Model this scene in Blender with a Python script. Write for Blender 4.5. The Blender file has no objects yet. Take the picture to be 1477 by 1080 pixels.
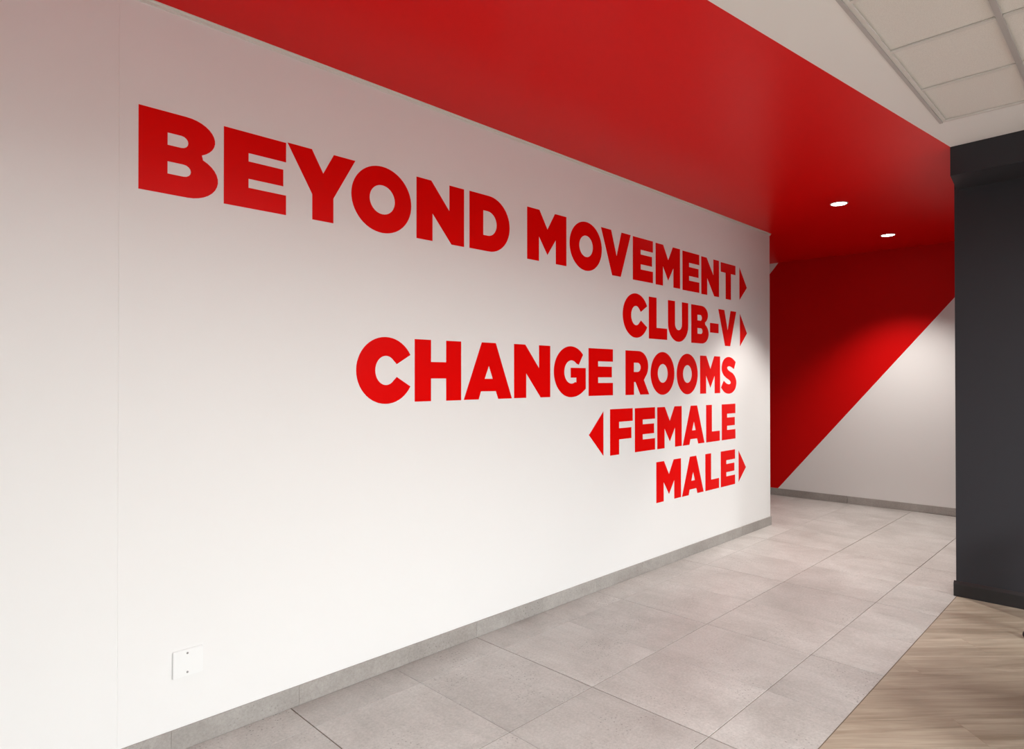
import bpy, bmesh, math, random
from math import sin, cos, pi, radians
from mathutils import Vector, Matrix

random.seed(7)
scene = bpy.context.scene
COL = scene.collection

# ------------------------------------------------------------------ camera
H_CAM, YAW, PITCH, ROLL, F_PX = 1.61, 0.7841, 0.00663, -0.0003, 923.6
cam_d = bpy.data.cameras.new('camera')
cam = bpy.data.objects.new('camera', cam_d)
COL.objects.link(cam)
fwd = Vector((sin(YAW) * cos(PITCH), cos(YAW) * cos(PITCH), sin(PITCH)))
rgt = Vector((cos(YAW), -sin(YAW), 0))
upv = rgt.cross(fwd)
r2 = rgt * cos(ROLL) + upv * sin(ROLL)
u2 = -rgt * sin(ROLL) + upv * cos(ROLL)
mw = Matrix((r2, u2, -fwd)).transposed().to_4x4()
mw.translation = (0, 0, H_CAM)
cam.matrix_world = mw
cam_d.sensor_fit = 'HORIZONTAL'
cam_d.sensor_width = 36.0
cam_d.lens = 36.0 * F_PX / 1477.0
cam_d.clip_start = 0.05
scene.camera = cam

# ------------------------------------------------------------------ world, lamps, exposure
ZC = 3.214                       # ceiling height
world = bpy.data.worlds.new('world')
scene.world = world
world.use_nodes = True
bg = world.node_tree.nodes['Background']
bg.inputs[0].default_value = (1.0, 0.95, 0.9, 1)
bg.inputs[1].default_value = 0.25

def area(name, loc, sx, sy, power, color, rot=(0, 0, 0), spread=180):
    d = bpy.data.lights.new(name, 'AREA')
    d.shape = 'RECTANGLE'; d.size = sx; d.size_y = sy
    d.energy = power; d.color = color; d.spread = radians(spread)
    o = bpy.data.objects.new(name, d)
    o.location = loc; o.rotation_euler = rot
    COL.objects.link(o)
    return o

COOL = (0.975, 1.0, 1.0)
# ceiling panel lamps of the open office behind and to the right of the camera
for lx, ly, p in ((-1.0, -3.6, 72), (0.8, -3.6, 265), (2.6, -3.6, 380), (4.4, -3.6, 205), (0.8, -1.2, 30), (2.6, -1.2, 36)):
    area('panel_lamp', (lx, ly, ZC - 0.02), 0.6, 1.2, p, COOL, spread=170)
scene.view_settings.view_transform = 'Standard'
scene.view_settings.look = 'None'
scene.view_settings.gamma = 1.0
scene.view_settings.use_curve_mapping = False
scene.view_settings.exposure = 0.0

# ------------------------------------------------------------------ materials
def new_mat(name):
    m = bpy.data.materials.new(name)
    m.use_nodes = True
    nt = m.node_tree
    return m, nt, nt.nodes['Principled BSDF']

def node(nt, t, **kw):
    n = nt.nodes.new(t)
    for k, v in kw.items():
        setattr(n, k, v)
    return n

def mixc(nt, fac, a, b, blend='MIX'):
    n = node(nt, 'ShaderNodeMix', data_type='RGBA', blend_type=blend)
    for sock, v in ((n.inputs[0], fac), (n.inputs[6], a), (n.inputs[7], b)):
        if isinstance(v, bpy.types.NodeSocket): nt.links.new(v, sock)
        elif isinstance(v, (int, float)): sock.default_value = v
        else: sock.default_value = (*v, 1)
    return n.outputs[2]

def ramp(nt, sock, p0, c0, p1, c1):
    r = node(nt, 'ShaderNodeValToRGB')
    r.color_ramp.elements[0].position = p0; r.color_ramp.elements[0].color = (c0, c0, c0, 1)
    r.color_ramp.elements[1].position = p1; r.color_ramp.elements[1].color = (c1, c1, c1, 1)
    nt.links.new(sock, r.inputs[0])
    return r.outputs[0]

def noise(nt, vec, scale, detail=4, rough=0.55, distort=0.0):
    n = node(nt, 'ShaderNodeTexNoise')
    n.inputs['Scale'].default_value = scale
    n.inputs['Detail'].default_value = detail
    n.inputs['Roughness'].default_value = rough
    n.inputs['Distortion'].default_value = distort
    nt.links.new(vec, n.inputs['Vector'])
    return n.outputs[0]

def bump(nt, b, height, strength, dist=0.002):
    n = node(nt, 'ShaderNodeBump')
    n.inputs['Strength'].default_value = strength
    n.inputs['Distance'].default_value = dist
    nt.links.new(height, n.inputs['Height'])
    nt.links.new(n.outputs[0], b.inputs['Normal'])

def coords(nt, per_object=True, scale=(1, 1, 1)):
    tc = node(nt, 'ShaderNodeTexCoord')
    mp = node(nt, 'ShaderNodeMapping')
    mp.inputs['Scale'].default_value = scale
    nt.links.new(tc.outputs['Object'], mp.inputs['Vector'])
    if not per_object:
        return mp.outputs[0], None
    oi = node(nt, 'ShaderNodeObjectInfo')
    mul = node(nt, 'ShaderNodeVectorMath', operation='SCALE')
    mul.inputs[0].default_value = (37.0, 91.0, 53.0)
    nt.links.new(oi.outputs['Random'], mul.inputs['Scale'])
    add = node(nt, 'ShaderNodeVectorMath', operation='ADD')
    nt.links.new(mp.outputs[0], add.inputs[0]); nt.links.new(mul.outputs[0], add.inputs[1])
    return add.outputs[0], oi.outputs['Random']

def paint(name, col, rough=0.5, bump_s=0.08, spec=0.4, scale=140):
    m, nt, b = new_mat(name)
    v, _ = coords(nt, False)
    b.inputs['Base Color'].default_value = (*col, 1)
    b.inputs['Roughness'].default_value = rough
    b.inputs['Specular IOR Level'].default_value = spec
    if bump_s: bump(nt, b, noise(nt, v, scale, 2), bump_s, 0.0008)
    return m

M_WHITE = paint('white_wall_paint', (0.80, 0.80, 0.787), 0.55, 0.06)
M_CEILW = paint('white_ceiling_paint', (0.82, 0.815, 0.80), 0.6, 0.05)
M_RED = paint('red_paint', (0.72, 0.001, 0.001), 0.34, 0.05, 0.13)
M_REDW = paint('red_wall_paint', (0.62, 0.001, 0.001), 0.5, 0.05, 0.12)
M_VINYL = paint('red_vinyl', (0.74, 0.001, 0.0005), 0.30, 0.0, 0.10)
M_DARK = paint('charcoal_paint', (0.031, 0.031, 0.036), 0.55, 0.10, 0.22, 90)
M_GREYW = paint('grey_wall_paint', (0.45, 0.46, 0.48), 0.6, 0.0)
M_DSKIRT = paint('charcoal_skirting', (0.022, 0.021, 0.022), 0.4, 0.0)
M_TRIM = paint('grey_trim', (0.70, 0.71, 0.66), 0.5, 0.0)
M_GROUT = paint('grout', (0.15, 0.115, 0.085), 0.9, 0.0, 0.2)
M_TEE = paint('grey_tee_bar', (0.46, 0.44, 0.43), 0.45, 0.0)
M_TEEW = paint('white_tee_bar', (0.66, 0.64, 0.61), 0.45, 0.0)
M_BLACK = paint('black_plastic', (0.012, 0.010, 0.013), 0.4, 0.0)
M_FABRIC = paint('black_fabric', (0.015, 0.014, 0.016), 0.9, 0.3, 0.2, 600)
M_PLATE = paint('white_plastic', (0.82, 0.83, 0.82), 0.3, 0.0)
M_SCREW = paint('grey_screw', (0.30, 0.29, 0.28), 0.35, 0.0)

def tile_mat(name, c1, c2, speck, dark=0.0):
    m, nt, b = new_mat(name)
    v, rnd = coords(nt)
    cloud = ramp(nt, noise(nt, v, 2.2, 6, 0.62, 0.4), 0.32, 0, 0.70, 1)
    col = mixc(nt, cloud, c1, c2)
    # brushed streaks
    mp = node(nt, 'ShaderNodeMapping'); mp.inputs['Scale'].default_value = (26, 2.0, 8)
    nt.links.new(v, mp.inputs['Vector'])
    st = ramp(nt, noise(nt, mp.outputs[0], 1.0, 5, 0.6), 0.35, 0.93, 0.65, 1.04)
    col = mixc(nt, 0.6, col, st, 'MULTIPLY')
    fine = ramp(nt, noise(nt, v, 75, 5, 0.8), 0.34, 0.80, 0.66, 1.12)
    col = mixc(nt, 0.85, col, fine, 'MULTIPLY')
    # pin-hole specks, gathered in patches
    vo = node(nt, 'ShaderNodeTexVoronoi'); vo.inputs['Scale'].default_value = 52
    nt.links.new(v, vo.inputs['Vector'])
    dots = ramp(nt, vo.outputs['Distance'], 0.13, 1, 0.24, 0)
    patch = ramp(nt, noise(nt, v, 3.2, 4), 0.46, 0, 0.64, 1)
    f = node(nt, 'ShaderNodeMath', operation='MULTIPLY'); nt.links.new(dots, f.inputs[0]); nt.links.new(patch, f.inputs[1])
    f2 = node(nt, 'ShaderNodeMath', operation='MULTIPLY'); nt.links.new(f.outputs[0], f2.inputs[0]); f2.inputs[1].default_value = speck
    col = mixc(nt, f2.outputs[0], col, tuple(c * 0.45 for c in c1))
    tone = node(nt, 'ShaderNodeMapRange')
    tone.inputs[3].default_value = 0.93; tone.inputs[4].default_value = 1.05
    nt.links.new(rnd, tone.inputs[0])
    cmb = node(nt, 'ShaderNodeCombineColor')
    for i in range(3): nt.links.new(tone.outputs[0], cmb.inputs[i])
    col = mixc(nt, 1.0, col, cmb.outputs[0], 'MULTIPLY')
    nt.links.new(col, b.inputs['Base Color'])
    b.inputs['Roughness'].default_value = 0.42
    b.inputs['Specular IOR Level'].default_value = 0.45
    bump(nt, b, noise(nt, v, 60, 4), 0.10, 0.0015)
    return m

M_TILE = tile_mat('concrete_look_tile', (0.385, 0.363, 0.340), (0.525, 0.505, 0.480), 0.95)
M_SKTILE = tile_mat('concrete_look_skirting', (0.31, 0.285, 0.262), (0.43, 0.41, 0.385), 0.8)

def wood_mat():
    m, nt, b = new_mat('oak_vinyl')
    v, rnd = coords(nt)
    mp = node(nt, 'ShaderNodeMapping'); mp.inputs['Scale'].default_value = (0.9, 9, 4)
    nt.links.new(v, mp.inputs['Vector'])
    g1 = ramp(nt, noise(nt, mp.outputs[0], 1.0, 6, 0.62, 1.3), 0.30, 0, 0.72, 1)
    col = mixc(nt, g1, (0.25, 0.195, 0.140), (0.455, 0.383, 0.298))
    mp2 = node(nt, 'ShaderNodeMapping'); mp2.inputs['Scale'].default_value = (4, 110, 10)
    nt.links.new(v, mp2.inputs['Vector'])
    g2 = ramp(nt, noise(nt, mp2.outputs[0], 1.0, 3, 0.6), 0.3, 0.80, 0.7, 1.08)
    col = mixc(nt, 0.9, col, g2, 'MULTIPLY')
    nt.links.new(col, b.inputs['Base Color'])
    b.inputs['Roughness'].default_value = 0.45
    bump(nt, b, g2, 0.08, 0.001)
    return m
M_WOOD = wood_mat()

def board_mat():
    m, nt, b = new_mat('mineral_ceiling_board')
    v, rnd = coords(nt)
    f = ramp(nt, noise(nt, v, 240, 3, 0.7), 0.30, 0.86, 0.60, 1.0)
    col = mixc(nt, 1.0, (0.76, 0.735, 0.70), f, 'MULTIPLY')
    nt.links.new(col, b.inputs['Base Color'])
    b.inputs['Roughness'].default_value = 0.9
    bump(nt, b, noise(nt, v, 200, 3), 0.3, 0.001)
    return m
M_BOARD = board_mat()

def emit_mat(name, col, strength):
    m, nt, b = new_mat(name)
    b.inputs['Base Color'].default_value = (0.8, 0.8, 0.8, 1)
    b.inputs['Emission Color'].default_value = (*col, 1)
    b.inputs['Emission Strength'].default_value = strength
    return m
M_LENS = emit_mat('lit_lens', (1.0, 0.98, 0.95), 14.0)
M_RING = paint('white_downlight_ring', (0.85, 0.85, 0.83), 0.3, 0.0)

# ------------------------------------------------------------------ builders
def link(name, me, mats=None, parent=None, loc=(0, 0, 0), rot=(0, 0, 0)):
    o = bpy.data.objects.new(name, me)
    COL.objects.link(o)
    if mats is not None and len(me.materials) == 0:
        for m in (mats if isinstance(mats, (list, tuple)) else [mats]): me.materials.append(m)
    o.location = loc; o.rotation_euler = rot
    if parent: o.parent = parent
    return o

def empty(name, loc=(0, 0, 0), rot=(0, 0, 0)):
    o = bpy.data.objects.new(name, None)
    o.empty_display_size = 0.1
    o.location = loc; o.rotation_euler = rot
    COL.objects.link(o)
    return o

def tag(o, label=None, cat=None, group=None, kind=None):
    if label: o['label'] = label
    if cat: o['category'] = cat
    if group: o['group'] = group
    if kind: o['kind'] = kind
    return o

def box_mesh(name, x0, x1, y0, y1, z0, z1, bevel=0.0, seg=1):
    bm = bmesh.new()
    vs = [bm.verts.new((x, y, z)) for z in (z0, z1) for y in (y0, y1) for x in (x0, x1)]
    for f in ((0, 2, 3, 1), (4, 5, 7, 6), (0, 1, 5, 4), (2, 6, 7, 3), (0, 4, 6, 2), (1, 3, 7, 5)):
        bm.faces.new([vs[i] for i in f])
    if bevel:
        bmesh.ops.bevel(bm, geom=bm.edges[:], offset=bevel, segments=seg, affect='EDGES')
    bmesh.ops.recalc_face_normals(bm, faces=bm.faces[:])
    me = bpy.data.meshes.new(name)
    bm.to_mesh(me); bm.free()
    return me

def box(name, x0, x1, y0, y1, z0, z1, mat, parent=None, bevel=0.0, seg=1):
    return link(name, box_mesh(name, x0, x1, y0, y1, z0, z1, bevel, seg), mat, parent)

def prism_bm(loops, depth, M):
    """loops in 2D (outer + holes), filled and extruded by depth along local +z, placed with matrix M"""
    bm = bmesh.new()
    edges = []
    for lp in loops:
        vs = [bm.verts.new((p[0], p[1], 0)) for p in lp]
        for i in range(len(vs)):
            edges.append(bm.edges.new((vs[i], vs[(i + 1) % len(vs)])))
    bmesh.ops.triangle_fill(bm, use_beauty=True, use_dissolve=False, edges=edges)
    r = bmesh.ops.extrude_face_region(bm, geom=bm.faces[:])
    bmesh.ops.translate(bm, verts=[g for g in r['geom'] if isinstance(g, bmesh.types.BMVert)], vec=(0, 0, depth))
    bmesh.ops.recalc_face_normals(bm, faces=bm.faces[:])
    bm.transform(M)
    bmesh.ops.recalc_face_normals(bm, faces=bm.faces[:])
    return bm

def prism(name, loops, depth, mat, parent=None, M=Matrix.Identity(4), loc=(0, 0, 0), rot=(0, 0, 0)):
    bm = prism_bm(loops, depth, M)
    me = bpy.data.meshes.new(name)
    bm.to_mesh(me); bm.free()
    return link(name, me, mat, parent, loc, rot)

def lathe_mesh(name, prof, n=32, smooth=True):
    bm = bmesh.new()
    rings = []
    for r, z in prof:
        if r < 1e-6: rings.append([bm.verts.new((0, 0, z))])
        else: rings.append([bm.verts.new((r * cos(2 * pi * k / n), r * sin(2 * pi * k / n), z)) for k in range(n)])
    for a, b in zip(rings, rings[1:]):
        for k in range(n):
            k2 = (k + 1) % n
            if len(a) == 1 and len(b) == 1: continue
            if len(a) == 1: bm.faces.new((a[0], b[k], b[k2]))
            elif len(b) == 1: bm.faces.new((a[k], a[k2], b[0]))
            else: bm.faces.new((a[k], a[k2], b[k2], b[k]))
    bmesh.ops.recalc_face_normals(bm, faces=bm.faces[:])
    me = bpy.data.meshes.new(name)
    bm.to_mesh(me); bm.free()
    if smooth:
        for p in me.polygons: p.use_smooth = True
    return me

# ------------------------------------------------------------------ setting
WY = 2.996            # face of the lettered wall
WX = 7.012            # its far end
XL, YN, XF = -3.2, -5.2, 9.1
DX = 5.70             # face of the charcoal wall
DY = 1.045            # its corridor-side end
EY = 1.040            # tile / wood boundary
SK = 0.096            # skirting height

def backx(y):         # plan of the wall at the end of the corridor
    return 8.965 - (y - 1.6) * 0.047

# floor slab (screed and grout), the pieces are its children
floor = box('floor', XL, XF, YN, 6.0, -0.12, -0.0025, M_GROUT); tag(floor, kind='structure')

def floor_piece(name, poly, mat, parent, origin, rot=0.0, thick=0.010, ch=0.0008, cache={}):
    """tile or plank: polygon in its own frame with a thin chamfer round the top"""
    key = (name, tuple((round(p[0], 4), round(p[1], 4)) for p in poly))
    me = cache.get(key)
    if me is None:
        n = len(poly)
        c = (sum(p[0] for p in poly) / n, sum(p[1] for p in poly) / n)
        def inset(p):
            d = Vector((c[0] - p[0], c[1] - p[1])); L = d.length
            return (p[0] + d.x / L * ch * 1.4, p[1] + d.y / L * ch * 1.4)
        bm = bmesh.new()
        a = [bm.verts.new((p[0], p[1], -thick)) for p in poly]
        b = [bm.verts.new((p[0], p[1], -ch)) for p in poly]
        t = [bm.verts.new((*inset(p), 0)) for p in poly]
        for i in range(n):
            j = (i + 1) % n
            bm.faces.new((a[i], a[j], b[j], b[i])); bm.faces.new((b[i], b[j], t[j], t[i]))
        bm.faces.new(t); bm.faces.new(a[::-1])
        bmesh.ops.recalc_face_normals(bm, faces=bm.faces[:])
        me = bpy.data.meshes.new(name); bm.to_mesh(me); bm.free()
        me.materials.append(mat)
        cache[key] = me
    return link(name, me, None, parent, (*origin, 0), (0, 0, rot))

xj = [2.667 + 0.6075 * k for k in range(-8, 4)]
while xj[-1] < 8.9: xj.append(xj[-1] + 0.622)
yj = [1.040, 1.422, 2.082, 2.752, WY - 0.002]
yj2 = [2.752, 3.42, 4.09, 4.76, 5.4]
def tile(x0, x1, y0, y1, gl, gr, gb, gt):
    x0 += gl; x1 -= gr; y0 += gb; y1 -= gt
    w, d = x1 - x0, y1 - y0
    floor_piece('floor_tile', [(-w / 2, -d / 2), (w / 2, -d / 2), (w / 2, d / 2), (-w / 2, d / 2)], M_TILE, floor, ((x0 + x1) / 2, (y0 + y1) / 2))
for i in range(len(xj) - 1):
    strongl = (i % 2 == 0); gl, gr = (0.0024, 0.0008) if strongl else (0.0008, 0.0024)
    x0, x1 = xj[i], xj[i + 1]
    xe = backx(2.0) - 0.012
    if x0 > xe: continue
    x1 = min(x1, xe)
    rows = [(yj[k], yj[k + 1]) for k in range(4)]
    if x0 >= WX - 0.3: rows[3] = (2.752, 3.42); rows += [(3.42, 4.09), (4.09, 4.76), (4.76, 5.4)]
    for k, (y0, y1) in enumerate(rows):
        gb = (0.001, 0.0022, 0.0022, 0.0008, 0.001, 0.001, 0.001, 0.001)[k]
        gt = (0.0022, 0.0022, 0.0008, 0.0005, 0.001, 0.001, 0.001, 0.001)[k]
        if x0 < WX < x1 and y1 > 3.0 and y0 < 3.0:
            p = [(x0 + gl, y0 + gb), (x1 - gr, y0 + gb), (x1 - gr, y1 - gt), (WX + 0.012, y1 - gt), (WX + 0.012, WY - 0.0015), (x0 + gl, WY - 0.0015)]
            c = ((x0 + x1) / 2, 2.9)
            floor_piece('floor_tile', [(q[0] - c[0], q[1] - c[1]) for q in p], M_TILE, floor, c)
            continue
        xx0 = max(x0, WX + 0.012) if y1 > 3.0 else x0
        tile(xx0, x1, y0, y1, gl, gr, gb, gt)

# wood-look planks laid on the diagonal
ANG = radians(-43.5)
def clip(poly, a, b, c):      # keep a*x+b*y<=c
    out = []
    for i in range(len(poly)):
        p, q = poly[i], poly[(i + 1) % len(poly)]
        dp, dq = a * p[0] + b * p[1] - c, a * q[0] + b * q[1] - c
        if dp <= 0: out.append(p)
        if (dp < 0 < dq) or (dq < 0 < dp):
            t = dp / (dp - dq); out.append((p[0] + t * (q[0] - p[0]), p[1] + t * (q[1] - p[1])))
    return out
ca, sa = cos(ANG), sin(ANG)
PW, PL = 0.23, 1.5
for r in range(-16, 30):
    off = ((r * 0.37) % 1.0) * PL
    for s in range(-6, 8):
        u0, v0 = s * PL + off, r * PW
        g = 0.0002
        poly = [(u0 + g, v0 + g), (u0 + PL - g, v0 + g), (u0 + PL - g, v0 + PW - g), (u0 + g, v0 + PW - g)]
        wp = [(p[0] * ca - p[1] * sa, p[0] * sa + p[1] * ca) for p in poly]
        for pl in ((0, 1, EY - 0.003), (0, -1, 1.6), (1, 0, DX - 0.016), (-1, 0, 0.6)):
            if wp: wp = clip(wp, *pl)
        if len(wp) < 3: continue
        area2 = abs(sum(wp[i][0] * wp[(i + 1) % len(wp)][1] - wp[(i + 1) % len(wp)][0] * wp[i][1] for i in range(len(wp)))) / 2
        if area2 < 0.0002: continue
        cx = sum(p[0] for p in wp) / len(wp); cy = sum(p[1] for p in wp) / len(wp)
        loc = [((p[0] - cx) * ca + (p[1] - cy) * sa, -(p[0] - cx) * sa + (p[1] - cy) * ca) for p in wp]
        floor_piece('floor_plank', loc, M_WOOD, floor, (cx, cy), ANG, 0.010, 0.0003)
# edge strip where the tiles meet the wood
box('floor_edge_strip', xj[0], DX - 0.02, EY - 0.0028, EY + 0.0008, -0.008, 0.0006, M_GROUT, floor)

# lettered wall, with a faint vertical joint in the boarding
SX = 0.712
wl = [(XL, WY - 0.0005), (SX - 0.004, WY - 0.0005), (SX - 0.0015, WY + 0.001), (SX, WY), (WX, WY), (WX, 6.0), (WX - 0.22, 6.0), (WX - 0.22, WY + 0.22), (XL, WY + 0.22)]
wall_left = prism('wall_left', [wl], ZC + 0.12 + 0.02, M_WHITE, None, Matrix.Translation((0, 0, -0.02)))
tag(wall_left, kind='structure')

# end wall of the corridor: white with a red diagonal band (two materials on its one face)
def back_wall():
    bm = bmesh.new()
    def yd(z): return 3.704 - (z - 0.066) / 1.2115
    z0, z1 = -0.02, ZC + 0.12
    W = 2.56
    ye0, ye1 = 6.0, 0.2
    def P(y, z): return bm.verts.new((backx(y), y, z))
    a0, a1 = P(ye1, z0), P(ye1, z1)
    b0, b1 = P(yd(z0), z0), P(yd(z1), z1)
    zz = 0.066 - (6.0 - W - 3.704) * 1.2115
    c0, c1 = P(ye0, z0), P(ye0, zz)
    d1 = P(yd(z1) + W, z1)
    e1 = P(ye0, z1)
    for vs, mi in (((a0, b0, b1, a1), 0), ((b0, c0, c1, d1, b1), 1), ((c1, e1, d1), 0)):
        f = bm.faces.new(vs); f.material_index = mi
    bmesh.ops.recalc_face_normals(bm, faces=bm.faces[:])
    r = bmesh.ops.extrude_face_region(bm, geom=bm.faces[:], use_keep_orig=True)
    bmesh.ops.translate(bm, verts=[g for g in r['geom'] if isinstance(g, bmesh.types.BMVert)], vec=(0.2, 0, 0))
    bmesh.ops.recalc_face_normals(bm, faces=bm.faces[:])
    me = bpy.data.meshes.new('wall_back'); bm.to_mesh(me); bm.free()
    return link('wall_back', me, [M_WHITE, M_REDW])
wall_back = back_wall(); tag(wall_back, kind='structure')

# charcoal wall and the bulkhead that hangs in front of its top
wall_right = box('wall_right', DX, DX + 0.2, YN, DY, -0.02, ZC + 0.1, M_DARK); tag(wall_right, kind='structure')
corr = box('wall_corridor', DX + 0.2, backx(DY) + 0.1, DY - 0.2, DY - 0.001, -0.02, ZC + 0.1, M_DARK); tag(corr, kind='structure')
BZ = 3.014
bxe = [(5.277, 0.990), (DX - 0.0005, 1.03), (DX - 0.0005, -2.2), (5.06, -2.2)]
bulk = prism('bulkhead', [bxe], ZC - BZ + 0.02, M_DARK, wall_right, Matrix.Translation((0, 0, BZ)))

# rear walls of the room, behind the camera
tag(box('wall_front', XL - 0.2, DX + 0.2, YN - 0.2, YN, -0.02, ZC + 0.1, M_GREYW), kind='structure')
tag(box('wall_side', XL - 0.2, XL, YN, WY + 0.22, -0.02, ZC + 0.1, M_GREYW), kind='structure')

# ceiling: red and white painted board, with an opening for the tile grid
GX0, GX1, GY0, GY1 = -0.62, 4.740, -1.94, 0.944
def redline(x): return 0.988 - 0.1225 * (x - 5.277)
def ceiling_mesh():
    bm = bmesh.new()
    def poly(pts, mi):
        bot = [bm.verts.new((x, y, ZC)) for x, y in pts]
        top = [bm.verts.new((x, y, ZC + 0.1)) for x, y in pts]
        n = len(pts)
        fs = [bm.faces.new(bot), bm.faces.new(top)] + [bm.faces.new((bot[i], bot[(i + 1) % n], top[(i + 1) % n], top[i])) for i in range(n)]
        for f in fs: f.material_index = mi
    rl = redline
    poly([(XL, WY), (XL, rl(XL)), (5.277, 0.988), (5.70, 1.03), (9.1, 1.03), (9.1, 6.0), (WX, 6.0), (WX, WY)], 1)
    poly([(XL, rl(XL)), (XL, GY1), (GX1, GY1), (GX1, 0.988 + 0.001), (5.277, 0.988)], 0)
    poly([(GX1, 0.989), (GX1, YN), (DX, YN), (DX, 1.03), (5.277, 0.988)], 0)
    poly([(XL, GY1), (XL, YN), (GX0, YN), (GX0, GY1)], 0)
    poly([(GX0, GY0), (GX0, YN), (GX1, YN), (GX1, GY0)], 0)
    bmesh.ops.recalc_face_normals(bm, faces=bm.faces[:])
    me = bpy.data.meshes.new('ceiling'); bm.to_mesh(me); bm.free()
    return me
ceiling = link('ceiling', ceiling_mesh(), [M_CEILW, M_RED]); tag(ceiling, kind='structure')

# suspended grid: tee bars, edge angle and mineral boards
TW = 0.024
xs = [GX1 - 0.596 * k for k in range(0, 10)]
xs = [x for x in xs if x > GX0 + 0.05]; xs.append(GX0)
ys = [GY1, 0.478, -0.122, -0.722, -1.322, GY0]
ZT = ZC + 0.012      # board face
for y in ys[1:-1]:
    box('tee_bar', GX0, GX1, y - TW / 2, y + TW / 2, ZC + 0.001, ZC + 0.010, M_TEE, ceiling)
for x in xs[1:-1]:
    for ya, yb in zip(ys, ys[1:]):
        box('cross_tee', x - TW / 2, x + TW / 2, yb + TW / 2 + 0.001, ya - TW / 2 - 0.001, ZC + 0.0015, ZC + 0.010, M_TEEW, ceiling)
box('edge_angle', GX0, GX1, GY1 - 0.017, GY1, ZC - 0.004, ZC + 0.010, M_TEE, ceiling)
box('edge_angle', GX0, GX1 - 0.02, GY1 - 0.036, GY1 - 0.0175, ZC + 0.001, ZC + 0.010, M_TEEW, ceiling)
box('edge_angle', GX1 - 0.02, GX1, GY0, GY1 - 0.018, ZC - 0.001, ZC + 0.010, M_TEEW, ceiling)
box('edge_angle', GX0, GX0 + 0.02, GY0, GY1 - 0.018, ZC - 0.001, ZC + 0.010, M_TEEW, ceiling)
for xa, xb in zip(xs, xs[1:]):
    for ya, yb in zip(ys, ys[1:]):
        w, d = xa - xb - 0.005, ya - yb - 0.005
        me_n = 'board_%.3f_%.3f' % (w, d)
        me = bpy.data.meshes.get(me_n) or box_mesh(me_n, -w / 2, w / 2, -d / 2, d / 2, 0, 0.015, 0.002)
        link('ceiling_tile', me, M_BOARD, ceiling, ((xa + xb) / 2, (ya + yb) / 2, ZT))

# thin cornice strip at the head of the lettered wall
trim = prism('trim_1', [[(WY, ZC), (WY - 0.012, ZC), (WY - 0.012, ZC - 0.005), (WY - 0.004, ZC - 0.008), (WY - 0.004, ZC - 0.020), (WY, ZC - 0.0215)]], WX + 0.02 - XL, M_TRIM, None,
             Matrix(((0, 0, 1, XL), (1, 0, 0, 0), (0, 1, 0, 0), (0, 0, 0, 1))))
tag(trim, kind='structure')

# skirtings
bl = empty('baseboard_left', (0, WY, 0)); tag(bl, kind='structure')
sj = [-1.5, -0.30, 0.912, 1.495, 2.667, 3.277, 3.88, 5.09, 6.30, WX + 0.011]
for a, b in zip(sj, sj[1:]):
    link('skirting_tile', box_mesh('skirting_tile', -(b - a) / 2 + 0.0003, (b - a) / 2 - 0.0003, -0.011, -0.0003, 0.0005, SK, 0.0012), M_SKTILE, bl, ((a + b) / 2, 0, 0))
link('skirting_tile', box_mesh('skirting_tile', 0.0004, 0.011, 0.0005, 1.2, 0.0005, SK, 0.0012), M_SKTILE, bl, (WX, 0, 0))
bb = empty('baseboard_back', (backx(3), 3.0, 0)); tag(bb, kind='structure')
ab = math.atan2(1.0, -0.047)
for k in range(4):
    L = 1.2
    y0 = 5.2 - k * L
    yc = y0 - L / 2
    link('skirting_tile', box_mesh('skirting_tile', -L / 2 + 0.001, L / 2 - 0.001, -0.0003, 0.0115, 0.0005, SK, 0.0012) if k == 0 else bpy.data.meshes['skirting_tile_back'],
         M_SKTILE, bb, (backx(yc) - bb.location.x - 0.0003, yc - bb.location.y, 0), (0, 0, ab)).data.name = 'skirting_tile_back'
# charcoal skirting with a chamfered top
prof = [(0, 0.0005), (-0.015, 0.0005), (-0.015, 0.088), (-0.012, 0.096), (-0.002, 0.112), (0, 0.112)]
br = prism('baseboard_right', [prof], DY + 0.014 - (-2.6), M_DSKIRT, None,
           Matrix(((1, 0, 0, DX - 0.0003), (0, 0, 1, -2.6), (0, 1, 0, 0), (0, 0, 0, 1))))
tag(br, kind='structure')

# ------------------------------------------------------------------ lettering
def arc(cx, cy, rx, ry, a0, a1, n=14):
    return [(cx + rx * cos(radians(a0 + (a1 - a0) * i / n)), cy + ry * sin(radians(a0 + (a1 - a0) * i / n))) for i in range(n + 1)]
def cat(pts, n=5):
    out = []
    for i in range(len(pts) - 1):
        p0, p1, p2, p3 = pts[max(i - 1, 0)], pts[i], pts[i + 1], pts[min(i + 2, len(pts) - 1)]
        for k in range(n):
            t = k / n
            out.append(tuple(0.5 * ((2 * p1[j]) + (-p0[j] + p2[j]) * t + (2 * p0[j] - 5 * p1[j] + 4 * p2[j] - p3[j]) * t * t + (-p0[j] + 3 * p1[j] - 3 * p2[j] + p3[j]) * t ** 3) for j in (0, 1)))
    out.append(pts[-1])
    return out
G = {}
G['B'] = [[(0, 0), (0, 1)] + arc(.54, .765, .345, .235, 90, -58) + arc(.55, .272, .372, .272, 60, -90),
          [(.32, .75)] + arc(.478, .675, .082, .075, 90, -90, 8) + [(.32, .60)],
          [(.32, .40)] + arc(.505, .325, .086, .075, 90, -90, 8) + [(.32, .25)]]
G['E'] = [[(0, 0), (0, 1), (.84, 1), (.84, .73), (.32, .73), (.32, .62), (.80, .62), (.80, .39), (.32, .39), (.32, .27), (.84, .27), (.84, 0)]]
G['F'] = [[(0, 0), (0, 1), (.85, 1), (.85, .715), (.33, .715), (.33, .575), (.80, .575), (.80, .33), (.33, .33), (.33, 0)]]
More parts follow.
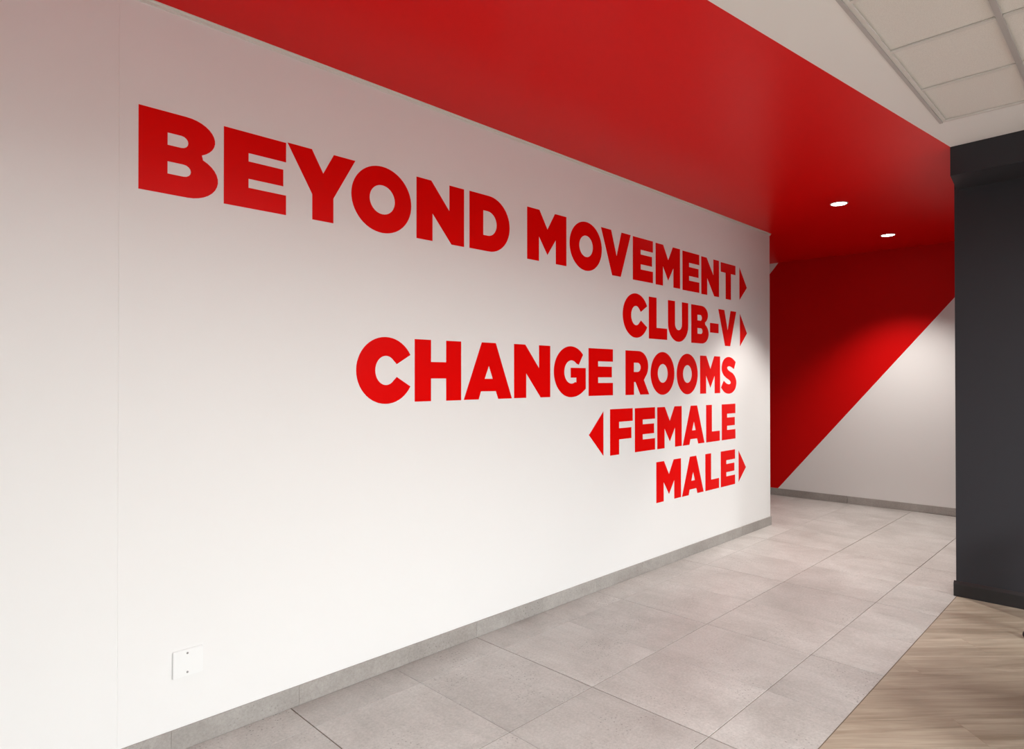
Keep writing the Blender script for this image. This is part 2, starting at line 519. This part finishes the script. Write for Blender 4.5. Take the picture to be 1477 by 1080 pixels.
G['L'] = [[(0, 0), (0, 1), (.335, 1), (.335, .275), (.81, .275), (.81, 0)]]
G['Y'] = [[(.372, 0), (.372, .36), (0, 1), (.365, 1), (.542, .69), (.712, 1), (1.07, 1), (.705, .36), (.705, 0)]]
G['O'] = [arc(.515, .5, .515, .515, 0, 360, 56)[:-1], arc(.515, .5, .217, .225, 0, 360, 40)[:-1]]
G['N'] = [[(0, 0), (0, 1), (.30, 1), (.685, .56), (.685, 1), (1.01, 1), (1.01, 0), (.73, 0), (.325, .46), (.325, 0)]]
G['D'] = [[(0, 0), (0, 1), (.38, 1)] + arc(.47, .5, .53, .5, 90, -90, 26) + [(.38, 0)],
          [(.33, .72), (.40, .72)] + arc(.44, .5, .225, .22, 90, -90, 16) + [(.33, .28)]]
G['M'] = [[(0, 0), (0, 1), (.345, 1), (.577, .65), (.80, 1), (1.15, 1), (1.15, 0), (.825, 0), (.825, .48), (.577, .15), (.33, .48), (.33, 0)]]
G['V'] = [[(.40, 0), (0, 1), (.36, 1), (.563, .44), (.745, 1), (1.10, 1), (.715, 0)]]
G['T'] = [[(.285, 0), (.285, .735), (0, .735), (0, 1), (.875, 1), (.875, .735), (.595, .735), (.595, 0)]]
G['C'] = [arc(.5, .5, .5, .515, 29, 331, 44) + [(.69, .40)] + arc(.5, .5, .185, .225, 318, 42, 26) + [(.69, .60)]]
G['G'] = [arc(.5, .5, .5, .515, 43, 272, 36) + cat([(.55, -.013), (.67, .005), (.80, .055), (.95, .15)], 4) + [ (.95, .58), (.49, .58), (.49, .38), (.66, .38), (.66, .283)] +
          arc(.515, .495, .215, .235, 300, 48, 26) + [(.735, .645)]]
G['H'] = [[(0, 0), (0, 1), (.33, 1), (.33, .64), (.65, .64), (.65, 1), (.98, 1), (.98, 0), (.65, 0), (.65, .37), (.33, .37), (.33, 0)]]
G['A'] = [[(0, 0), (.405, 1), (.735, 1), (1.13, 0), (.795, 0), (.735, .14), (.385, .14), (.335, 0)], [(.57, .59), (.662, .36), (.472, .36)]]
G['U'] = [[(0, 1), (.315, 1)] + arc(.477, .43, .162, .15, 180, 360, 14) + [(.64, 1), (.94, 1)] + arc(.47, .42, .47, .435, 0, -180, 28)]
G['R'] = [[(0, 0), (0, 1)] + arc(.52, .655, .392, .345, 90, -46, 18) + [(.73, .335), (.95, 0), (.585, 0), (.39, .29), (.33, .29), (.33, 0)],
          [(.325, .73)] + arc(.475, .625, .127, .105, 90, -90, 10) + [(.325, .52)]]
G['S'] = [cat([(.74, .68), (.57, .74), (.44, .755), (.355, .725), (.37, .67), (.50, .61), (.68, .55), (.82, .44), (.88, .30), (.82, .13), (.66, .025), (.44, -.015), (.20, .03), (0, .16)]) +
          cat([(.15, .35), (.29, .28), (.42, .25), (.53, .265), (.545, .32), (.45, .375), (.30, .43), (.13, .52), (.04, .66), (.07, .82), (.20, .955), (.42, 1.015), (.64, .98), (.84, .88)])]
G['-'] = [[(0, 0), (0, 1), (1, 1), (1, 0)]]
G['>'] = [[(0, 0), (0, 1), (1, .42)]]
G['<'] = [[(1, 0), (1, 1), (0, .5)]]
NAMES = {'-': 'hyphen', '>': 'arrow', '<': 'arrow'}

def lettering(label, letters, zb, zt, group):
    x_mid = sum(l[1] for l in letters) / len(letters)
    root = empty('wall_lettering', (x_mid, WY, zb(x_mid)))
    tag(root, label, 'wall lettering', group)
    for l in letters:
        ch, x0, x1 = l[:3]
        loops = G[ch]
        gx0 = min(p[0] for p in loops[0]); gx1 = max(p[0] for p in loops[0])
        xm = (x0 + x1) / 2
        b, t = (l[3], l[4]) if len(l) > 3 else (zb(xm), zt(xm))
        w = x1 - x0
        # each letter's own origin is its lower left corner on the wall
        lp = [[((p[0] - gx0) / (gx1 - gx0) * w, p[1] * (t - b)) for p in q] for q in loops]
        prism(NAMES.get(ch, 'letter'), lp, 0.0012, M_VINYL, root, Matrix(((1, 0, 0, 0), (0, 0, -1, 0), (0, 1, 0, 0), (0, 0, 0, 1))),
              (x0 - x_mid, -0.0002, b - root.location.z))
    return root

grp = 'rows of red wayfinding lettering'
lettering('longest topmost row of big red lettering on white wall, right arrow at end',
          [('B', .781, 1.103), ('E', 1.129, 1.426), ('Y', 1.433, 1.811), ('O', 1.787, 2.174), ('N', 2.211, 2.571), ('D', 2.615, 2.966),
           ('M', 3.133, 3.543), ('O', 3.579, 3.964), ('V', 3.954, 4.349), ('E', 4.379, 4.675), ('M', 4.717, 5.115), ('E', 5.158, 5.459), ('N', 5.497, 5.843), ('T', 5.879, 6.192),
           ('>', 6.280, 6.448, 2.416, 2.749)],
          lambda x: 2.423 - .0031 * (x - 3.3) ** 2, lambda x: 2.778 - .0033 * (x - 3.3) ** 2, grp)
lettering('short second row of red lettering with a hyphen, right arrow beside it',
          [('C', 4.237, 4.586), ('L', 4.612, 4.898), ('U', 4.913, 5.256), ('B', 5.310, 5.634), ('-', 5.662, 5.831, 2.052, 2.144), ('V', 5.827, 6.205),
           ('>', 6.288, 6.448, 1.942, 2.274)],
          lambda x: 1.949 - .0102 * (x - 4.6), lambda x: 2.302 - .0095 * (x - 4.6), grp)
lettering('third row of red lettering, two words without any arrow, middle of white wall',
          [('C', 1.817, 2.169), ('H', 2.199, 2.548), ('A', 2.569, 2.986), ('N', 3.007, 3.367), ('G', 3.405, 3.765), ('E', 3.799, 4.105),
           ('R', 4.274, 4.615), ('O', 4.637, 5.016), ('O', 5.055, 5.425), ('M', 5.471, 5.861), ('S', 5.879, 6.205)],
          lambda x: 1.481 - .0022 * (x - 3.4) ** 2, lambda x: 1.841 - .0028 * (x - 3.4) ** 2, grp)
lettering('fourth row of red lettering reading FEMALE with a left-pointing arrow before it',
          [('<', 3.802, 3.981, 1.016, 1.358), ('F', 4.067, 4.373), ('E', 4.404, 4.703), ('M', 4.738, 5.138), ('A', 5.156, 5.550), ('L', 5.583, 5.851), ('E', 5.893, 6.182)],
          lambda x: 1.010 - .0024 * (x - 4.3), lambda x: 1.372 - .0075 * (x - 4.1), grp)
lettering('lowest row of red lettering reading MALE with a right-pointing arrow after it',
          [('M', 4.722, 5.124), ('A', 5.141, 5.532), ('L', 5.565, 5.834), ('E', 5.870, 6.171), ('>', 6.250, 6.415, .560, .877)],
          lambda x: .552 - .003 * (x - 4.7), lambda x: .899 - .0015 * (x - 4.7), grp)

# ------------------------------------------------------------------ blank cover plate low on the wall
pl = empty('cover_plate', (0.980, WY, 0.372))
tag(pl, 'small white square blank cover plate with two screws, low on white wall', 'cover plate')
link('plate', box_mesh('plate', -0.062, 0.062, -0.009, -0.0003, -0.058, 0.058, 0.0025, 2), M_PLATE, pl)
for dz in (0.041, -0.041):
    s = link('screw', lathe_mesh('screw', [(0.0045, 0), (0.0045, 0.0012), (0.003, 0.0020), (0, 0.0022)], 12), M_SCREW, pl, (-0.003, -0.009, dz), (pi / 2, 0, 0))

# ------------------------------------------------------------------ recessed downlights in the red ceiling
ring = lathe_mesh('trim_ring', [(0.062, 0.0), (0.066, -0.004), (0.072, -0.004), (0.076, -0.0002), (0.076, 0.0)], 40)
lens = lathe_mesh('lens', [(0.0, -0.0030), (0.050, -0.0030), (0.0625, -0.0022), (0.0625, -0.0002)], 40)
for (x, y), lab, pw in (((6.264, 2.033), 'lit round recessed downlight in red ceiling, nearer and left of two', 255),
                        ((8.025, 2.092), 'lit round recessed downlight in red ceiling, farther one near end wall', 275)):
    t = empty('downlight', (x, y, ZC))
    tag(t, lab, 'downlight', 'downlights in the red ceiling')
    link('trim_ring', ring, M_RING, t)
    link('lens', lens, M_LENS, t)
    d = bpy.data.lights.new('downlight_lamp', 'SPOT')
    d.energy = pw; d.spot_size = radians(89); d.spot_blend = 0.5; d.shadow_soft_size = 0.04; d.color = (1.0, 0.95, 0.90)
    lo = bpy.data.objects.new('downlight_lamp', d); COL.objects.link(lo)
    if x > 7: d.spot_size, d.spot_blend = radians(101), 0.75
    lo.parent = t; lo.location = (0, 0, -0.012)

# ------------------------------------------------------------------ swivel chair whose castor shows at the right edge of the picture
def office_chair(loc, rot):
    c = empty('office_chair', (*loc, 0), (0, 0, rot))
    tag(c, 'black castor chair on wood floor, only one castor shows at right edge', 'chair')
    wheel = lathe_mesh('castor', [(0, -0.011), (0.020, -0.011), (0.0245, -0.007), (0.0245, 0.007), (0.020, 0.011), (0, 0.011)], 20)
    arm = box_mesh('base_arm', 0.02, 0.30, -0.018, 0.018, 0.062, 0.090, 0.008, 2)
    for k in range(5):
        a = 2 * pi * k / 5
        link('base_arm', arm, M_BLACK, c, (0, 0, 0), (0, 0, a))
        link('castor', wheel, M_BLACK, c, (0.30 * cos(a), 0.30 * sin(a), 0.0247), (pi / 2, 0, a + 0.5))
        link('castor_fork', box_mesh('castor_fork', -0.012, 0.012, -0.004, 0.004, 0.026, 0.070, 0.003), M_BLACK, c, (0.295 * cos(a), 0.295 * sin(a), 0), (0, 0, a + 0.5 + pi / 2))
    link('gas_column', lathe_mesh('gas_column', [(0, 0.06), (0.034, 0.06), (0.034, 0.20), (0.022, 0.21), (0.022, 0.42), (0, 0.42)], 20), M_BLACK, c)
    link('seat', lathe_mesh('seat', [(0, 0.42), (0.17, 0.42), (0.205, 0.435), (0.21, 0.46), (0.195, 0.485), (0.15, 0.495), (0, 0.49)], 36), M_FABRIC, c)
    link('backrest', box_mesh('backrest', -0.265, -0.215, -0.20, 0.20, 0.60, 0.98, 0.025, 3), M_FABRIC, c)
    link('back_stem', box_mesh('back_stem', -0.280, -0.262, -0.03, 0.03, 0.43, 0.80, 0.008, 2), M_BLACK, c)
    return c
CX, CY = 5.060, 0.560
th = radians(78.5)
office_chair((CX - 0.30 * cos(th), CY - 0.30 * sin(th)), th)

# unseen round table, added to cast a soft shadow on the wood
t = empty('shadow_table', (3.72, -0.50, 0))
tag(t, 'unseen round pedestal table added to cast a shadow on the wood floor', 'table')
link('shadow_table_top', lathe_mesh('shadow_table_top', [(0, 0.715), (0.535, 0.715), (0.55, 0.722), (0.55, 0.738), (0.545, 0.742), (0, 0.742)], 48), M_BLACK, t)
link('pedestal', lathe_mesh('pedestal', [(0, 0.012), (0.035, 0.012), (0.035, 0.70), (0.12, 0.714), (0, 0.714)], 24), M_BLACK, t)
link('shadow_table_base', lathe_mesh('shadow_table_base', [(0, 0.0005), (0.24, 0.0005), (0.24, 0.010), (0.05, 0.020), (0, 0.020)], 36), M_BLACK, t)
